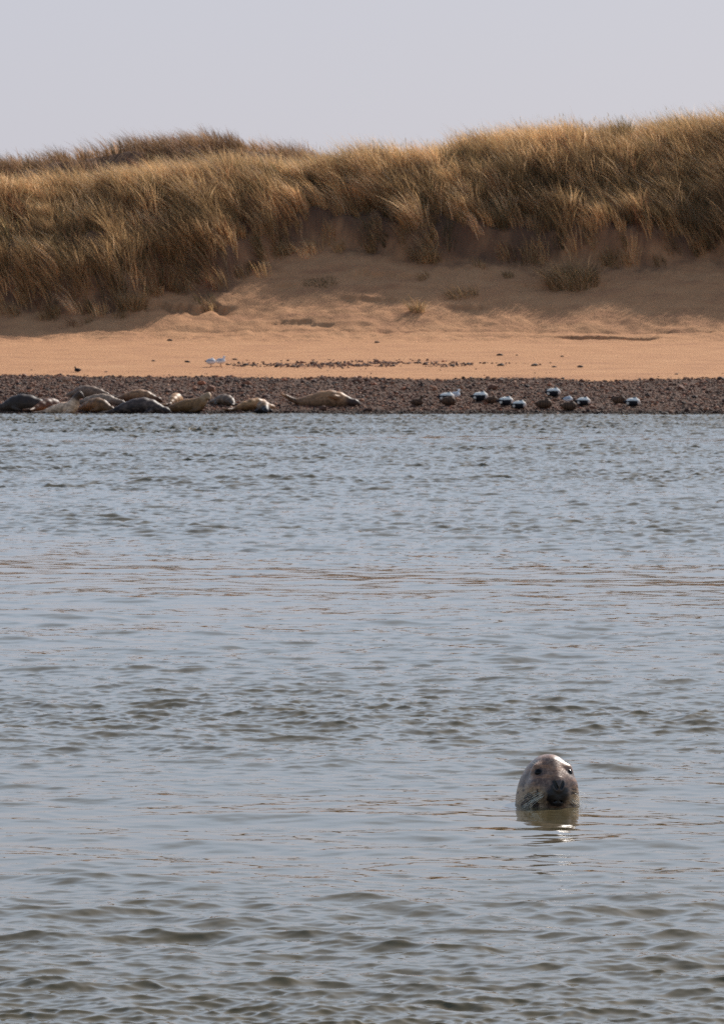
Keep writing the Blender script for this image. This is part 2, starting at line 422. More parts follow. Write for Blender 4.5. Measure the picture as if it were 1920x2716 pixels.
def field(n_tuft, x0, x1, d0, d1, accept, per, Lr, w, seed, seg=3, hue_mul=(1, 1, 1)):
    g = np.random.default_rng(seed)
    tx = g.uniform(x0, x1, n_tuft); td = g.uniform(d0, d1, n_tuft)
    ok = accept(tx, td, g); tx, td = tx[ok], td[ok]
    n = len(tx)
    size = g.uniform(.5, 1.35, n) * (.8 + .4 * vnoise(tx * .5, td * .5, 150))
    lx = -.24 - .34 * vnoise(tx * .25, td * .25, 151) + g.normal(0, .20, n)
    ly = -.22 + g.normal(0, .14, n); lz = .12 + .22 * g.random(n)
    hue = g.choice(len(STRAW), n, p=STRAW_W / STRAW_W.sum())
    bright = .72 + .62 * vnoise(tx * .55 + 3, td * .6, 152) + g.choice([-.25, .15, .75], n, p=[.4, .38, .22])
    idx = np.repeat(np.arange(n), per)
    k = len(idx)
    rad = .25 * size[idx] * np.sqrt(g.random(k)); a = g.uniform(0, 2 * np.pi, k)
    rx = tx[idx] + rad * np.cos(a); rd = td[idx] + rad * np.sin(a)
    rz = height(rx, rd) - .03
    zt_, _a, Dt_f, _b = profile(tx, td)
    size = size * np.interp(td - Dt_f, [-1.4, -.1, .6], [.35, .5, 1.0])
    L = size[idx] * g.uniform(*Lr, k)
    lean = np.stack([lx[idx] + .9 * rad * np.cos(a) + g.normal(0, .11, k), ly[idx] + .9 * rad * np.sin(a) + g.normal(0, .11, k), np.clip(lz[idx] + g.normal(0, .08, k), 0, .6)], -1)
    V, F, m = blades(np.stack([rx, rd, rz], -1), L, lean, np.full(k, w) * g.uniform(.7, 1.3, k), seg)
    hb = np.where(g.random(k) < .65, hue[idx], g.choice(len(STRAW), k, p=STRAW_W / STRAW_W.sum()))
    c = STRAW[hb] * (bright[idx] * g.uniform(.85, 1.15, k))[:, None] * np.array(hue_mul)
    return V, F, np.repeat(c, m, 0)

def acc_main(x, D, g):
    z, Df, Dt, Dc = profile(x, D)
    over = D - Dt + .55 * fbm(x * .8, D * .5, 160, 3)
    px = W_PX / 2 + x / 183.0 * F_PX
    dens = np.where(over > -1.4, np.interp(over, [-1.4, -.2, .3, .8, 2.0], [.02, .12, .5, .8, 1.0]), 0)
    # bare, thinly grown sand just under the right-hand dune and blow-outs
    thin = np.interp(px, [700, 850, 1000, 1850, 2100], [0, .55, .75, .7, .4]) * (1 - sstep(0, 1.7, over))
    dens = dens * (1 - thin)
    dens = dens * (1 - .8 * sstep(.25, .45, fbm(x * .75 + 4, D * .8, 165, 3)))
    dens = dens * (1 - sstep(4.5, 16, D - Dc) * .6)
    return g.random(len(x)) < dens
V, F, C = field(19000, -20, 20, 176.5, 202, acc_main, 42, (.65, 1.25), .021, 21)
tag(np_mesh('marram_grass', V, F, M_GRASS, colors=C, smooth=False), kind='stuff')

def acc_back(x, D, g):
    return (g.random(len(x)) < (.35 + .65 * (fbm(x * .5, D * .4, 170, 3) > -.05))) & (height(x, D) > 5.2)
V, F, C = field(7000, -24, 6, 208, 238, acc_back, 18, (.6, 1.05), .026, 22, hue_mul=(.58, .54, .60))  # shade on the rear dune's face is put into the blade colour: darker, purplish
tag(np_mesh('distant_marram_grass', V, F, M_GRASS, colors=C, smooth=False), kind='stuff')

# flowering stems on the skyline are part of the sward: a few taller stalks with a seed head
g = np.random.default_rng(33)
sx = g.uniform(-17, 17, 260); zz, Df_, Dt_, Dc_ = profile(sx, sx * 0 + 187.0)
sD = Dc_ + g.uniform(-.8, 1.5, 260); sz = height(sx, sD)
L = g.uniform(1.0, 1.35, 260)
lean = np.stack([-.28 + g.normal(0, .12, 260), g.normal(0, .1, 260), np.full(260, .08)], -1)
V, F, m = blades(np.stack([sx, sD, sz], -1), L, lean, np.full(260, .012), 3)
V2, F2, m2 = blades(np.stack([sx + lean[:, 0]*L*.92, sD + lean[:, 1]*L*.92, sz + L*(.92 - .08*.85)], -1), np.full(260, .16), lean * .8, np.full(260, .03), 3)
F2 = [f + len(V) for f in F2]
tag(np_mesh('marram_seed_stalks', np.concatenate([V, V2]), F + F2, M_GRASS, colors=np.tile((.42, .32, .18), (len(V) + len(V2), 1)), smooth=False), kind='stuff')

def tussock(px, py, wid, n, Lr, label, green=0.0, seed=1, low=1.0):
    p = spot(px, py)
    g = np.random.default_rng(seed)
    a = g.uniform(0, 2 * np.pi, n); rad = wid * np.sqrt(g.random(n))
    rx = rad * np.cos(a); ry = rad * .7 * np.sin(a)
    rz = height(p.x + rx, p.y + ry) - p.z - .02
    L = g.uniform(*Lr, n)
    lean = np.stack([-.35 + .75 * rx / wid + g.normal(0, .35, n), -.15 + .5 * ry / wid + g.normal(0, .2, n), np.clip(.28 + g.normal(0, .18, n) + (1 - low), 0, .85)], -1)
    V, F, m = blades(np.stack([rx, ry, rz], -1), L, lean, g.uniform(.010, .018, n), 3)
    c = STRAW[g.choice(len(STRAW), n, p=STRAW_W / STRAW_W.sum())] * g.uniform(.7, 1.15, n)[:, None]
    gr = np.array((.055, .065, .028)); gm = (g.random(n) < green)[:, None]
    c = np.where(gm, gr * g.uniform(.6, 1.3, n)[:, None], c)
    o = np_mesh('grass_tussock', V, F, M_GRASS, colors=np.repeat(c, m, 0), smooth=False)
    o.location = p
    tag(o, label, 'grass tussock', 'grass tussocks growing out of the sand slope')

for t in [
    (1520, 752, .85, 1000, (.5, 1.1), 'largest straw grass tussock alone on the shaded sand slope under the right-hand dune', .12, 1),
    (1225, 785, .55, 260, (.15, .5), 'low dark brown tussock of dead grass on the sand slope left of the largest tussock', .12, 2),
    (1107, 825, .26, 150, (.3, .65), 'small straw tussock lowest down on the shaded sand', .05, 3),
    (852, 752, .62, 330, (.06, .20), 'low dark greenish plant patch on the sand in the hollow between the dunes', .5, 4),
    (1125, 690, .45, 260, (.5, 1.0), 'wispy straw tussock with splayed blades high on the bare sand below the dune edge', .05, 5),
    (352, 818, .48, 460, (.5, 1.0), 'golden fanned tussock at the bottom corner of the left-hand dune grass', 0, 6)]:
    tussock(*t)

# ------------------------------------------------------------------ stones
ICO_V = np.array([(-1, 1.618, 0), (1, 1.618, 0), (-1, -1.618, 0), (1, -1.618, 0), (0, -1, 1.618), (0, 1, 1.618), (0, -1, -1.618), (0, 1, -1.618), (1.618, 0, -1), (1.618, 0, 1), (-1.618, 0, -1), (-1.618, 0, 1)]) / 1.902
ICO_F = np.array([(0,11,5),(0,5,1),(0,1,7),(0,7,10),(0,10,11),(1,5,9),(5,11,4),(11,10,2),(10,7,6),(7,1,8),(3,9,4),(3,4,2),(3,2,6),(3,6,8),(3,8,9),(4,9,5),(2,4,11),(6,2,10),(8,6,7),(9,8,1)])
STONES = np.array([(.045, .030, .023), (.10, .058, .040), (.16, .095, .063), (.075, .053, .045), (.23, .14, .09), (.028, .022, .02), (.34, .26, .20), (.22, .10, .055)])
STONE_W = np.array([.2, .24, .18, .14, .08, .1, .02, .04])

def pebbles(name, x, D, r, g, flat=.68):
    n = len(x)
    z = height(x, D)
    sc = np.stack([r * g.uniform(.8, 1.5, n), r * g.uniform(.7, 1.2, n), r * flat * g.uniform(.7, 1.3, n)], -1)
    v = ICO_V[None] * (1 + g.normal(0, .13, (n, 12, 1))) * sc[:, None]
    a = g.uniform(0, 6.28, n); ca, sa = np.cos(a)[:, None], np.sin(a)[:, None]
    v = np.stack([v[..., 0]*ca - v[..., 1]*sa, v[..., 0]*sa + v[..., 1]*ca, v[..., 2]], -1)
    v = v + np.stack([x, D, z + sc[:, 2] * .35], -1)[:, None]
    f = (ICO_F[None] + (np.arange(n) * 12)[:, None, None]).reshape(-1, 3)
    c = STONES[g.choice(len(STONES), n, p=STONE_W / STONE_W.sum())] * g.uniform(.7, 1.2, n)[:, None] * np.array((1.65, 1.16, .90))
    c = c * (1 - .6 * (1 - sstep(.04, .12, z)))[:, None]        # wet stones along the water
    return tag(np_mesh(name, v.reshape(-1, 3), f, M_STONE, colors=np.repeat(c, 12, 0), smooth=False), kind='stuff')

g = np.random.default_rng(5)
n = 80000
x = g.uniform(-15, 15, n); D = g.uniform(146.6, 161, n)
keep = (D < shingle_edge(x) + .25) | (g.random(n) < .04 * np.exp(-(D - shingle_edge(x)) / .8))
x, D = x[keep], D[keep]
pebbles('shingle_pebbles', x, D, g.lognormal(math.log(.0165), .58, len(x)), g)
# pebbles and shell scattered along the old tide line up the sand
n = 1700
x = np.concatenate([g.normal(-.2, 1.9, n // 2), g.uniform(-4.5, 8.5, n // 2)])
D = spot(960, 966).y + .045 * x * 0 + g.normal(0, .65, n) + .6 * fbm(x * .6, x * 0, 180, 2)
keep = fbm(x * 1.3, D * 1.5, 181, 3) > np.interp(x, [-6, -4.2, -2.5, 2.2, 4, 8.5], [.6, .2, -.25, -.2, .25, .45])
x, D = x[keep], D[keep]
pebbles('tide_line_pebbles', x, D, g.lognormal(math.log(.028), .4, len(x)), g)

g = np.random.default_rng(9)
for (px, py, r, lab) in [
    (498, 961, .10, 'flat dark stone lying left of the two standing gulls'),
    (623, 954, .09, 'dark stone on the sand just right of the two gulls'),
    (408, 958, .07, 'low dark stone on the sand well left of the gulls'),
    (282, 987, .05, 'small dark stone on the sand right of the lone black bird'),
    (1044, 970, .09, 'grey stone at the dense end of the pebble line'),
    (1200, 971, .10, 'dark stone in the pebble line above the head-up gull among the ducks'),
    (1327, 970, .12, 'big dark brown stone in the pebble line'),
    (1416, 970, .13, 'largest dark stone in the right half of the pebble line'),
    (1468, 974, .08, 'grey stone right of the largest pebble-line stone'),
    (1538, 974, .11, 'long flat stone near the right end of the pebble line'),
    (1324, 943, .12, 'flat grey stone on smooth sand above the pebble line'),
    (1370, 943, .05, 'small brown stone right of the flat grey stone above the pebble line'),
    (1491, 946, .06, 'small stone farthest right on the smooth upper sand'),
    (1330, 1006, .09, 'dark stone on the upper rim of the shingle'),
    (952, 1001, .08, 'dark stone on the shingle rim near the middle'),
    (1793, 993, .06, 'lone small stone on bare sand by the right edge'),
    (451, 904, .10, 'brown stone in the trampled sand below the left dune'),
    (1000, 909, .09, 'brown stone on smooth sand below the middle of the dunes')]:
    p = spot(px, py); r *= .75
    v = ICO_V * (1 + g.normal(0, .14, (12, 1))) * np.array([r * 1.4, r, r * .55]) + np.array([0, 0, r * .2])
    # one loop of midpoint subdivision so that the larger stones are not plain facets
    vv = [tuple(q) for q in v]; cache = {}; ff = []
    def mid(a, b):
        k = (min(a, b), max(a, b))
        if k not in cache:
            q = (np.array(vv[a]) + np.array(vv[b])) / 2; q = q + (q - np.array([0, 0, r * .2])) * g.uniform(.02, .14)
            vv.append(tuple(q)); cache[k] = len(vv) - 1
        return cache[k]
    for a, b, c in ICO_F:
        ab, bc, ca = mid(a, b), mid(b, c), mid(c, a); ff += [(a, ab, ca), (b, bc, ab), (c, ca, bc), (ab, bc, ca)]
    o = np_mesh('beach_stone', np.array(vv), np.array(ff), M_STONE, colors=np.tile(STONES[g.choice([0, 1, 3, 5])], (len(vv), 1)), smooth=True)
    o.location = p; o.rotation_euler = (0, 0, g.uniform(-.4, .4))
    tag(o, lab, 'stone', 'loose stones on the sand')

# ------------------------------------------------------------------ animals: smooth bodies out of distance fields
def smin(a, b, k):
    h = np.clip(.5 + .5 * (b - a) / k, 0, 1); return b + (a - b) * h - k * h * (1 - h)
def d_cone(P, a, b, ra, rb, sc=None):
    a, b = np.array(a, float), np.array(b, float)
    Q = P if sc is None else P / sc
    if sc is not None: a, b = a / sc, b / sc
    ab = b - a; t = np.clip(((Q - a) @ ab) / max(ab @ ab, 1e-12), 0, 1)
    return np.linalg.norm(Q - a - t[..., None] * ab, axis=-1) - (ra + (rb - ra) * t)
def d_ell(P, c, r, M=None):
    q = P - np.array(c, float)
    if M is not None: q = q @ M
    r = np.array(r, float); k0 = np.linalg.norm(q / r, axis=-1); k1 = np.linalg.norm(q / r**2, axis=-1) + 1e-9
    return k0 * (k0 - 1) / k1
def d_chain(P, pts, k=.02):
    d = None
    for p, q in zip(pts[:-1], pts[1:]):
        e = d_cone(P, p[:3], q[:3], p[3], q[3]); d = e if d is None else smin(d, e, k)
    return d

def surface(fn, lo, hi, h):
    """naive surface nets"""
    lo = np.array(lo, float); hi = np.array(hi, float)
    n = np.ceil((hi - lo) / h).astype(int) + 1
    ax = [lo[i] + h * np.arange(n[i]) for i in range(3)]
    P = np.stack(np.meshgrid(*ax, indexing='ij'), -1)
    f = fn(P); s = f < 0
    cnt = np.zeros(n - 1); acc = np.zeros((*(n - 1), 3))
    off = [(i, j, k) for i in (0, 1) for j in (0, 1) for k in (0, 1)]
    sl = lambda o: tuple(slice(o[i], n[i] - 1 + o[i]) for i in range(3))
    base = np.stack(np.meshgrid(*[np.arange(m) for m in n - 1], indexing='ij'), -1)
    for a in off:
        for i in range(3):
            if a[i]: continue
            b = list(a); b[i] = 1
            fa, fb = f[sl(a)], f[sl(b)]; x = (fa < 0) != (fb < 0)
            t = np.where(x, fa / np.where(x, fa - fb, 1), 0)
            p = np.array(a, float) + 0 * acc; p[..., i] += t
            acc += np.where(x[..., None], p, 0); cnt += x
    act = cnt > 0
    idx = np.full(n - 1, -1, np.int64); idx[act] = np.arange(act.sum())
    V = lo + h * (base[act] + acc[act] / cnt[act][:, None])
    F = []
    for i in range(3):
        j, k = (i + 1) % 3, (i + 2) % 3
        a = [slice(1, n[m] - 1) for m in range(3)]; a[i] = slice(0, n[i] - 1); b = list(a); b[i] = slice(1, n[i])
        sa, sb = s[tuple(a)], s[tuple(b)]
        e = np.argwhere(sa != sb); 
        if not len(e): continue
        flip = sa[tuple(e.T)]
        c = e.copy()
        for m in range(3):
            if m != i: c[:, m] += 1
        def cell(dj, dk):
            q = c.copy(); q[:, j] -= dj; q[:, k] -= dk
            return idx[tuple(q.T)]
        q = np.stack([cell(1, 1), cell(0, 1), cell(0, 0), cell(1, 0)], -1)
        q = np.where(flip[:, None], q, q[:, ::-1]); F.append(q)
    F = np.concatenate(F); F = F[(F >= 0).all(1)]
    return V, F

def n3(V, s, seed):                                            # cheap 3-D noise on a body's own coordinates
    return (vnoise(V[:, 0]*s + seed, V[:, 1]*s + 3.7*V[:, 2]*s, 190) + vnoise(V[:, 2]*s + seed*2, V[:, 0]*s*1.3 - V[:, 1]*s, 191)) / 2

def rotz(pts, a):
    c, s = math.cos(a), math.sin(a)
    return [(p[0]*c - p[1]*s, p[0]*s + p[1]*c, *p[2:]) for p in pts]

def shore_seal(px, py, label, L=1.6, fat=1.0, yaw=0, head=0.0, tail=0.0, bend=0.0, back=(.3, .24, .17), belly=(.42, .33, .24), face=None, mott=(.45, (.075, .055, .045)), seed=1, face_turn=0.0, eyes=False, side_flip=0.0):
    """yaw in degrees: 0 puts the head to the right, 90 away from the water"""
    st = [(0, .035), (.06, .05), (.16, .095), (.30, .155), (.45, .20), (.58, .215), (.70, .19), (.80, .14), (.87, .105), (.93, .092), (.965, .07), (1.0, .042)]
    k = L / 1.6
    pts = []
    ang = 0.0; x = y = 0.0; prev = 0
    for s, r in st:
        r = r * k * (fat if .1 < s < .85 else .5 + .5 * fat)
        ds = (s - prev) * L; prev = s
        ang = bend * (s - .5) * 2
        x += ds * math.cos(ang); y += ds * math.sin(ang)
        z = r * .86
        if head and s > .62:
            u = (s - .62) / .30; z += head * min(u, 1.0) ** 1.3 * (1 if s <= .93 else 1 - .10 * (s - .93) / .07)
            if u > 0: x -= ds * min(head * 1.2, .75) * (1 if s < .93 else 0)
        if tail and s < .25: z += tail * ((.25 - s) / .25) ** 1.4
        pts.append([x, y, z, r])
    if face_turn:                                              # the muzzle swings sideways
        hx, hy = pts[-3][0], pts[-3][1]
        for p in pts[-2:]:
            dx, dy = p[0] - hx, p[1] - hy; c, s_ = math.cos(face_turn), math.sin(face_turn)
            p[0], p[1] = hx + dx*c - dy*s_, hy + dx*s_ + dy*c
    mx = np.mean([p[0] for p in pts[2:8]]); my = np.mean([p[1] for p in pts[2:8]])
    pts = [(p[0] - mx, p[1] - my, p[2], p[3]) for p in pts]
    sh = pts[6]; tl = pts[0]; t2 = pts[1]
    flips = []
    for sg in (-1, 1):
        up = side_flip if sg < 0 else 0
        flips.append([(sh[0], sh[1] + sg * sh[3] * .75, .10 * k + up * .5, .07 * k), (sh[0] - .10 * k, sh[1] + sg * (sh[3] + .05), .05 * k + up, .05 * k), (sh[0] - .24 * k, sh[1] + sg * (sh[3] + .07), .03 + up * 1.2, .022)])
        flips.append([(t2[0], t2[1], t2[2], .05 * k), (tl[0] - .10 * k, tl[1] + sg * .07, tl[2] + (.09 if tail else 0), .042 * k), (tl[0] - .22 * k, tl[1] + sg * .13, max(tl[2] + (.16 if tail else -.02), .03), .022)])
    a = R(yaw)
    P0 = rotz(pts, a); FL = [rotz(f, a) for f in flips]
    def fn(P):
        d = d_chain(P, P0, .03 * k)
        for f in FL: d = smin(d, d_chain(P, f, .015), .03)
        b = -P[..., 2] - .03                                    # lies flat on the stones
        return -smin(-d, -b, .03)
    allp = np.array([p[:3] for p in P0] + [p[:3] for f in FL for p in f])
    lo = allp.min(0) - .30; hi = allp.max(0) + .30; lo[2] = -.08
    V, F = surface(fn, lo, hi, .022)
    # coat in the body's own coordinates
    U = np.stack([V[:, 0]*math.cos(a) + V[:, 1]*math.sin(a), -V[:, 0]*math.sin(a) + V[:, 1]*math.cos(a), V[:, 2]], -1)
    zr = V[:, 2] / (.40 * k * fat)
    t = sstep(.25, .65, zr + .25 * (n3(V, 5, seed) - .5))[:, None]
    c = np.array(belly) * (1 - t) + np.array(back) * t
    mm = sstep(.56, .62, n3(U, 13, seed))[:, None] * mott[0]
    c = c * (1 - mm) + np.array(mott[1]) * mm
    if face is not None:
        hd = np.array(P0[-3][:3]); f = (1 - sstep(.16 * k, .30 * k, np.linalg.norm(V - hd, axis=1)))[:, None]
        c = c * (1 - f) + np.array(face) * f
    tlw = np.array(P0[0][:3]); f = (1 - sstep(.10 * k, .26 * k, np.linalg.norm(V - tlw, axis=1)))[:, None] * .6
    c = c * (1 - f) + np.array((.07, .055, .05)) * f
    o = np_mesh('seal', V, F, M_FUR, colors=c * np.array((.98, .70, .48)))
    o.location = spot(px, py); o.location.z -= .012
    tag(o, label, 'seal', 'seals hauled out on the shingle')
    if eyes:
        h = np.array(P0[-3][:3]); mz = np.array(P0[-1][:3]); d = mz - h; d /= np.linalg.norm(d); sd_ = np.cross(d, (0, 0, 1))
        for sg in (-1, 1):
            e = h + d * .055 * k + sd_ * sg * .062 * k + np.array((0, 0, .045 * k))
            ev, ef = surface(lambda P: np.linalg.norm(P - e, axis=-1) - .019, e - .03, e + .03, .006)
            np_mesh('eye', ev, ef, M_EYE, parent=o)
        e = mz + d * .03 * k
        ev, ef = surface(lambda P: np.linalg.norm(P - e, axis=-1) - .02, e - .03, e + .03, .006)
        np_mesh('nose', ev, ef, M_EYE, parent=o)
    return o

TAN = (.40, .27, .15); PALE = (.62, .54, .45); GREY = (.24, .22, .21); DARK = (.055, .05, .055); BROWN = (.20, .125, .07); SAND_ = (.50, .36, .22)
shore_seal(72, 1089, 'charcoal seal at the left end of the hauled-out group, cut by the photo edge', L=1.7, fat=1.12, yaw=172, back=DARK, belly=(.09, .08, .08), seed=1)
shore_seal(128, 1088, 'dark reddish brown seal lying behind the pale-chested seal', L=1.5, yaw=55, fat=.95, back=(.13, .065, .04), belly=(.24, .13, .075), seed=2)
shore_seal(170, 1097, 'pale pinkish-white bellied seal with its dark head stretched straight up', L=1.55, fat=.9, yaw=-14, head=.48, back=(.92, .82, .76), belly=(.85, .75, .70), face=(.10, .08, .075), seed=3)
shore_seal(240, 1054, 'grey seal highest up the shingle on the left with a pale rounded rump', L=1.5, fat=.95, yaw=158, back=(.27, .23, .21), belly=(.24, .2, .18), seed=4)
shore_seal(262, 1074, 'slim silvery grey seal lying between the highest seal and the tan-brown one', L=1.55, fat=.85, yaw=-8, back=(.42, .40, .39), belly=(.22, .2, .2), seed=5)
shore_seal(252, 1091, 'plump olive-brown seal right behind the upright dark head', L=1.45, fat=1.08, yaw=-40, back=(.27, .19, .11), belly=(.20, .14, .085), seed=6)
shore_seal(362, 1066, 'smooth brown seal with a pale back lying behind the dark spotted seal', L=1.45, fat=1.02, yaw=-6, back=(.40, .29, .20), belly=(.17, .10, .06), face=(.14, .08, .05), seed=7)
shore_seal(368, 1097, 'dark blackish mottled seal at the very water edge', L=1.75, fat=1.05, yaw=4, back=(.085, .075, .085), belly=(.035, .03, .038), mott=(.6, (.22, .2, .22)), seed=8)
shore_seal(465, 1074, 'golden tan seal seen end-on behind the seal with the raised head', L=1.4, fat=1.0, yaw=78, back=SAND_, belly=(.36, .25, .14), seed=9)
shore_seal(500, 1092, 'tan seal with raised head and whitish face turned to the water', L=1.70, fat=.92, yaw=-3, head=.38, face_turn=-1.2, back=(.36, .25, .14), belly=(.22, .15, .085), face=(.50, .42, .33), eyes=True, seed=10)
shore_seal(598, 1074, 'greenish grey seal curled up just right of the raised pale head', L=1.4, fat=.9, yaw=120, bend=.5, back=(.16, .14, .125), belly=(.10, .09, .08), mott=(.5, (.32, .29, .25)), seed=11)
shore_seal(672, 1087, 'light tan seal lying slantwise behind the navy-black end-on seal', L=1.45, fat=.95, yaw=33, back=(.52, .37, .22), belly=(.36, .23, .13), seed=12)
shore_seal(697, 1093, 'navy-black seal facing the water end-on, pale tan on the brow', L=1.4, fat=.95, yaw=-80, back=(.36, .26, .17), belly=(.035, .035, .055), face=(.03, .03, .045), seed=13)
shore_seal(862, 1077, 'long pale tan seal lying apart to the right with hind flippers lifted and dark head', L=1.95, fat=.95, yaw=-1, tail=.16, back=(.50, .35, .23), belly=(.36, .28, .22), face=(.07, .05, .05), side_flip=.22, seed=14)

# ---- ducks and gulls
def bird(name, px, py, kind, label, cat, group, flip=1, scale=1.0, head='tuck', yaw=0, seed=1):
    B = [((0, 0, .115), (.195, .122, .122)), ((.11, 0, .115), (.11, .105, .10))]
    hd = {'tuck': ((.075, 0, .225), .046), 'up': ((.165, 0, .30), .046), 'low': ((.20, 0, .17), .045)}[head]
    def fn(P):
        d = smin(d_ell(P, *B[0]), d_ell(P, *B[1]), .04)
        d = smin(d, d_cone(P, (-.15, 0, .11), (-.255, 0, .135), .06, .016), .03)          # tail
        n0 = (.12, 0, .16)
        d = smin(d, d_cone(P, n0, hd[0], .055, .042), .03)
        d = smin(d, d_ell(P, hd[0], (.056, .043, .046)), .012)
        f = (.045, 0, -.012) if head != 'tuck' else (-.05, 0, -.01)
        tip = (hd[0][0] + f[0] * 2, 0, hd[0][2] + f[2] * 2.2)
        return smin(d, d_cone(P, hd[0], tip, .030, .010), .014)
    V, F = surface(fn, (-.31, -.17, -.02), (.33, .17, .40), .013)
    x, y, z = V.T
    n = n3(V, 20, seed)
    if kind == 'drake':
        white = np.array((.98, .91, .80)); black = np.array((.018, .016, .02)); pink = np.array((.78, .62, .52))
        up = sstep(.150, .170, z + .02 * (n - .5) - .18 * np.minimum(x + .02, 0) * 0 + np.where(x > .14, .09, 0))[:, None]
        c = black * (1 - up) + white * up
        br = (sstep(.13, .17, x) * (1 - sstep(.15, .19, z)) * sstep(.03, .06, z))[:, None]; c = c * (1 - br) + pink * br
        rear = (1 - sstep(-.19, -.15, x))[:, None]; c = c * (1 - rear) + black * rear
        sp_ = (1 - sstep(.030, .045, np.hypot(x + .135, z - .085)))[:, None]; c = c * (1 - sp_) + white * sp_
        cap = (1 - sstep(.040, .052, np.linalg.norm(V - (np.array(hd[0]) + np.array((-.012, 0, .026))), axis=1)))[:, None]; c = c * (1 - cap) + black * cap
    elif kind == 'hen':
        b0 = np.array((.17, .088, .048)); b1 = np.array((.06, .034, .022))
        t = sstep(.42, .6, n + .25 * np.sin(x * 95))[:, None]; c = b0 * (1 - t) + b1 * t
    elif kind == 'gull':
        white = np.array((.82, .81, .80)); grey = np.array((.46, .47, .50))
        w = (sstep(.10, .14, z) * (1 - sstep(.06, .12, x)))[:, None]; c = white * (1 - w) + grey * w
        tl = (1 - sstep(-.235, -.20, x))[:, None]; c = c * (1 - tl) + np.array((.03, .03, .03)) * tl
        hh = (1 - sstep(.05, .075, np.linalg.norm(V - np.array(hd[0]), axis=1)))[:, None]; c = c * (1 - hh) + white * hh
    else:
        c = np.tile((.02, .02, .024), (len(V), 1))
        bl = (sstep(.05, .1, x) * (1 - sstep(.05, .10, z)))[:, None] * (kind == 'pied'); c = c * (1 - bl) + np.array((.7, .68, .66)) * bl
    lift = 0.0
    legs = kind in ('gull', 'pied')
    if legs: lift = .085
    V = V + np.array((0, 0, lift))
    o = np_mesh(name, V, F, M_FEATHER, colors=c)
    if legs:
        for sg in (-1, 1):
            def leg(P): return smin(d_cone(P, (.02, sg*.045, .13), (.015, sg*.045, .0), .010, .008), d_cone(P, (.0, sg*.045, .006), (.06, sg*.045, .004), .008, .008), .006)
            lv, lf = surface(leg, (-.03, sg*.045 - .03, -.02), (.09, sg*.045 + .03, .16), .006)
            np_mesh('leg', lv, lf, M_LEG, parent=o)
    if head == 'up':
        tip = np.array((hd[0][0] + .05, 0, hd[0][2] - .005 + lift))
        bv, bf = surface(lambda P: d_cone(P, tip, tip + np.array((.055, 0, -.012)), .017, .007), tip - .04, tip + np.array((.09, .04, .04)), .006)
        np_mesh('bill', bv, bf, M_BILL, parent=o)
    o.location = spot(px, py); o.location.z += .012
    scale *= 1.07; o.scale = (scale * flip, scale, scale); o.rotation_euler = (0, 0, R(yaw))
    if flip < 0:                                              # turned round, not mirrored
        o.scale = (scale,) * 3; o.rotation_euler = (0, 0, R(180 + yaw))
    return tag(o, label, cat, group)

GE = 'eider ducks resting on the shingle'
E = [
    (1105, 1077, 'hen', 'dark brown female duck with head up, alone at the left end of the resting flock', 'up', -8, 1.0, .80),
    (1183, 1066, 'drake', 'white-backed drake half hidden behind a brown female at the left of the flock', 'tuck', 4, 1.0, 1.0),
    (1188, 1076, 'hen', 'brown female duck sleeping right in front of the leftmost white-backed drake', 'tuck', -5, 1.0, .95),
    (1272, 1065, 'drake', 'black and white drake with its dark cap showing, left of a crouching brown female', 'tuck', 0, 1.0, 1.03),
    (1303, 1071, 'hen', 'crouching brown female duck wedged between two drakes in the middle of the flock', 'tuck', 10, 1.0, .80),
    (1340, 1077, 'drake', 'black and white drake, left one of the touching pair of drakes', 'tuck', 3, 1.0, .98),
    (1375, 1086, 'drake', 'black and white drake nearest the water, right one of the touching pair of drakes', 'tuck', -6, 1.0, .92),
    (1442, 1084, 'hen', 'brown female duck lying right of the touching pair of drakes, low on the shingle', 'tuck', 6, 1.0, 1.0),
    (1466, 1053, 'drake', 'black and white drake lying highest up the shingle, apart from the others', 'tuck', -2, 1.0, .96),
    (1508, 1089, 'hen', 'brown female duck closest to the water in front of a small white bird', 'tuck', 3, 1.0, .95),
    (1545, 1077, 'drake', 'black and white drake behind and right of the brown female nearest the water', 'tuck', 2, 1.0, .92),
    (1640, 1072, 'hen', 'very dark brown female duck with back hunched, in the right-hand pair', 'tuck', -4, 1.0, .88),
    (1676, 1079, 'drake', 'black and white drake at the right end of the flock', 'tuck', 0, 1.0, .95)]
for i, (px, py, kind, lab, hd, yw, fl, sc) in enumerate(E):
    bird('eider_duck', px, py, kind, lab, 'duck', GE, flip=fl, scale=sc, head=hd, yaw=yw, seed=i)
bird('gull', 1206, 1061, 'gull', 'grey-backed gull with white head raised, standing behind the left drake of the flock', 'gull', 'gulls on the shore', scale=.66, head='up', yaw=12, seed=31)
bird('gull', 1505, 1072, 'gull', 'small white gull resting behind the brown female nearest the water', 'gull', 'gulls on the shore', scale=.60, head='tuck', yaw=10, seed=32)
bird('gull', 559, 973, 'gull', 'white gull preening on the sand, left one of the standing two', 'gull', 'gulls on the shore', scale=.70, head='tuck', yaw=25, seed=33)
bird('gull', 585, 971, 'gull', 'gull with head up on the sand, right one of the standing two', 'gull', 'gulls on the shore', scale=.66, head='up', yaw=-5, seed=34)
bird('shore_bird', 207, 987, 'black', 'small black bird standing alone on the sand above the seals', 'bird', None, scale=.42, head='up', flip=-1, seed=35)

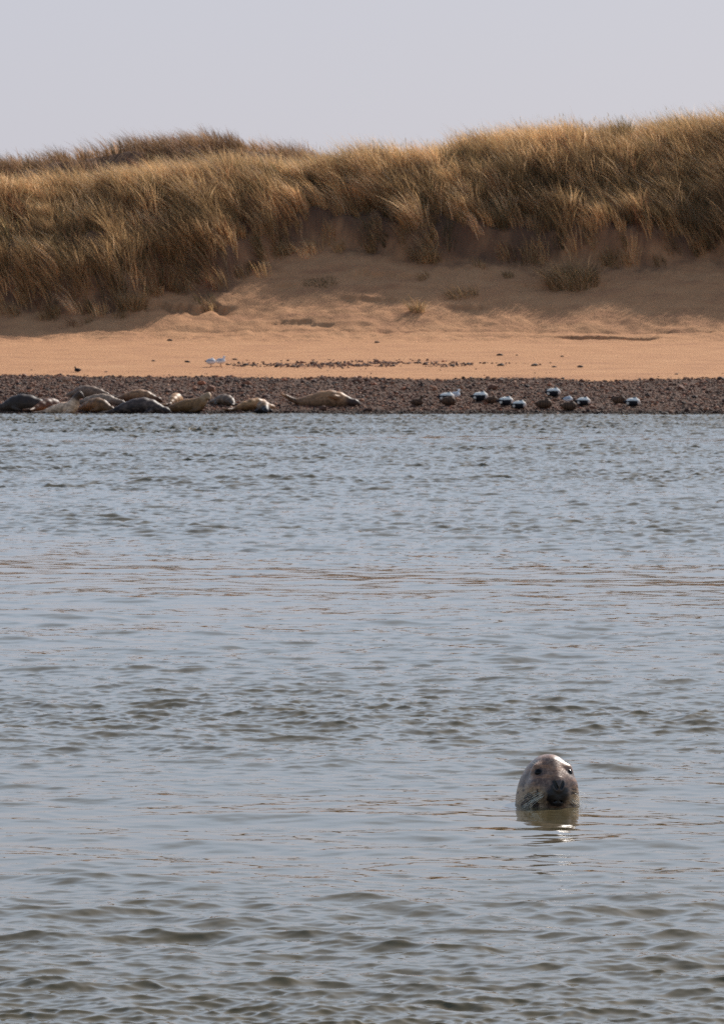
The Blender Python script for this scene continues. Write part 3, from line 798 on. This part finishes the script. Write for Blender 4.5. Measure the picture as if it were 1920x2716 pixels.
# ------------------------------------------------------------------ the seal in the water
YAW = R(17)
def hero_fn(P):
    d = d_ell(P, (.012, .03, 0), (.148, .16, .233))                                        # neck and skull, one tapering dome
    d = smin(d, d_cone(P, (0, -.035, .165), (0, -.118, .112), .055, .040), .05)         # forehead and bridge
    for s in (-1, 1):
        d = smin(d, d_ell(P, (s*.055, -.075, .085), (.058, .055, .062)), .045)          # cheeks
        d = smin(d, d_ell(P, (s*.027, -.122, .058), (.036, .036, .040)), .028)          # whisker pads
        d = smin(d, d_ell(P, (s*.064, -.054, .180), (.026, .018, .012)), .03)          # brow
        d = smin(d, d_ell(P, (s*.071, -.053, .154), (.022, .022, .020)), .03)          # lids
    d = smin(d, d_ell(P, (0, -.146, .098), (.027, .018, .024)), .016)                   # nose
    d = smin(d, d_cone(P, (0, -.05, .005), (0, -.122, .018), .06, .030), .03)           # jaw
    for s in (-1, 1):
        nn = d_cone(P, (s*.023, -.160, .119), (s*.011, -.163, .089), .0095, .0065); d = -smin(-d, nn, .003)   # nostrils
        cr = d_cone(P, (s*.0, -.168, .030), (s*.052, -.115, .024), .004, .003); d = -smin(-d, cr, .004)       # mouth line
    d = -smin(-d, d_cone(P, (0, -.172, .088), (0, -.166, .035), .003, .003), .006)      # cleft of the lip
    return d
V, F = surface(hero_fn, (-.18, -.20, -.10), (.18, .21, .25), .0032)
x, y, z = V.T
nb = n3(V, 34, 3); nf = n3(V, 90, 5); nb2 = n3(V, 20, 9)
back = np.array((.185, .132, .108)); tan_ = np.array((.40, .245, .15)); pale = np.array((.52, .42, .29)); blk = np.array((.014, .010, .009))
t = sstep(.40, .62, nb2)[:, None]; c = back * (1 - t) + tan_ * t
br = (np.exp(-(x / .045) ** 2) * sstep(.10, .14, z) * sstep(.05, .1, -y))[:, None] * .6; c = c * (1 - br) + tan_ * 1.1 * br
lowm = (1 - sstep(.055, .105, z + .03 * (nb - .5)))[:, None] * sstep(.03, .07, np.abs(x))[:, None]
c = c * (1 - lowm) + pale * lowm
sp_ = (sstep(.53, .58, nb) * (1 - sstep(.08, .13, z)) * sstep(.04, .08, np.abs(x)))[:, None]; c = c * (1 - sp_) + np.array((.075, .055, .048)) * sp_
fl = sstep(.60, .66, nf)[:, None] * .5; c = c * (1 - fl) + np.array((.46, .36, .28)) * fl
mz = (1 - sstep(.034, .070, np.hypot(x * .92, (z - .056) * .80) + .03 * (nb - .45)) )[:, None] * sstep(.09, .125, -y)[:, None]
mz = np.clip(mz * (1.1 + .6 * (nf[:, None] - .4)), 0, 1); c = c * (1 - mz) + blk * mz  # naturally dark muzzle coat, with some of the shade there painted in too
nose = (1 - sstep(.024, .034, np.hypot(x, (z - .100) * 1.1)))[:, None] * sstep(.135, .15, -y)[:, None]; c = c * (1 - nose) + np.array((.10, .088, .085)) * nose
for s in (-1, 1):
    q = V - np.array((s*.021, 0, .117)); ab = np.array((-s*.010, 0, -.027)); tt = np.clip((q[:, 0]*ab[0] + q[:, 2]*ab[2]) / (ab @ ab), 0, 1)
    nd = (1 - sstep(.0070, .0095, np.hypot(q[:, 0] - tt*ab[0], q[:, 2] - tt*ab[2])))[:, None] * (y < -.12)[:, None]; c = c * (1 - nd) + np.array((.004, .003, .003)) * nd
for s in (-1, 1):
    de = np.linalg.norm(V - np.array((s*.073, -.080, .153)), axis=1)
    ey = (1 - sstep(.018, .040, de))[:, None] * .5; c = c * (1 - ey) + np.array((.05, .04, .04)) * ey
seal = np_mesh('swimming_seal', V, F, M_WETFUR, colors=c * np.array((.98, .80, .70)))
seal.location = (SEAL.x - .003, SEAL.y + .02, 0.0); seal.rotation_euler = (0, R(2), YAW)
tag(seal, 'wet grey seal with only its whiskered head above the water, looking at the viewer', 'seal')
for s in (-1, 1):
    e = np.array((s*.0712, -.0742, .153))
    ev, ef = surface(lambda P: np.linalg.norm(P - e, axis=-1) - .0215, e - .03, e + .03, .003)
    np_mesh('eye', ev, ef, M_EYE, parent=seal)

def whisker_mesh(roots, tips, droop, r0=.0007):
    Vs, Fs = [], []
    for a, b, dr in zip(roots, tips, droop):
        a, b = np.array(a), np.array(b); n0 = sum(len(v) for v in Vs)
        ax = b - a; u = np.cross(ax, (0, 0, 1.0)); u /= np.linalg.norm(u) + 1e-9; w = np.cross(ax, u); w /= np.linalg.norm(w) + 1e-9
        for i in range(6):
            t = i / 5; p = a + ax * t + np.array((0, 0, -dr * t * t)); rr = r0 * (1 - .75 * t)
            for k in range(3):
                q = k * 2.094; Vs.append([p + rr * (math.cos(q) * u + math.sin(q) * w)])
        for i in range(5):
            for k in range(3):
                Fs.append((n0 + i*3 + k, n0 + i*3 + (k+1) % 3, n0 + i*3 + 3 + (k+1) % 3, n0 + i*3 + 3 + k))
    return np.concatenate(Vs), np.array(Fs)
g = np.random.default_rng(77)
for s in (-1, 1):
    rt, tp, dr = [], [], []
    for i in range(19):
        u, v = g.random(), g.random()
        r0 = np.array((s * (.040 + .014 * u), -.135 + .03 * u, .046 + .036 * v)); l = g.uniform(.08, .145)
        d = np.array((s * (.85 + .3 * u), -.10 + .35 * u, -.30 + .55 * (v - .5))); d /= np.linalg.norm(d)
        rt.append(r0); tp.append(r0 + d * l); dr.append(l * g.uniform(.15, .4))
    wv, wf = whisker_mesh(rt, tp, dr, .0013)
    np_mesh('whiskers', wv, wf, M_WHISKER, parent=seal)
    rt, tp, dr = [], [], []
    for i in range(4):
        r0 = np.array((s * (.055 + .007 * i), -.055, .186)); d = np.array((s * (.15 + .22 * i), -.30, .85 - .12 * i)); d /= np.linalg.norm(d)
        rt.append(r0); tp.append(r0 + d * g.uniform(.035, .055)); dr.append(.006)
    wv, wf = whisker_mesh(rt, tp, dr, .0012)
    np_mesh('brow_whiskers', wv, wf, M_WHISKER, parent=seal)
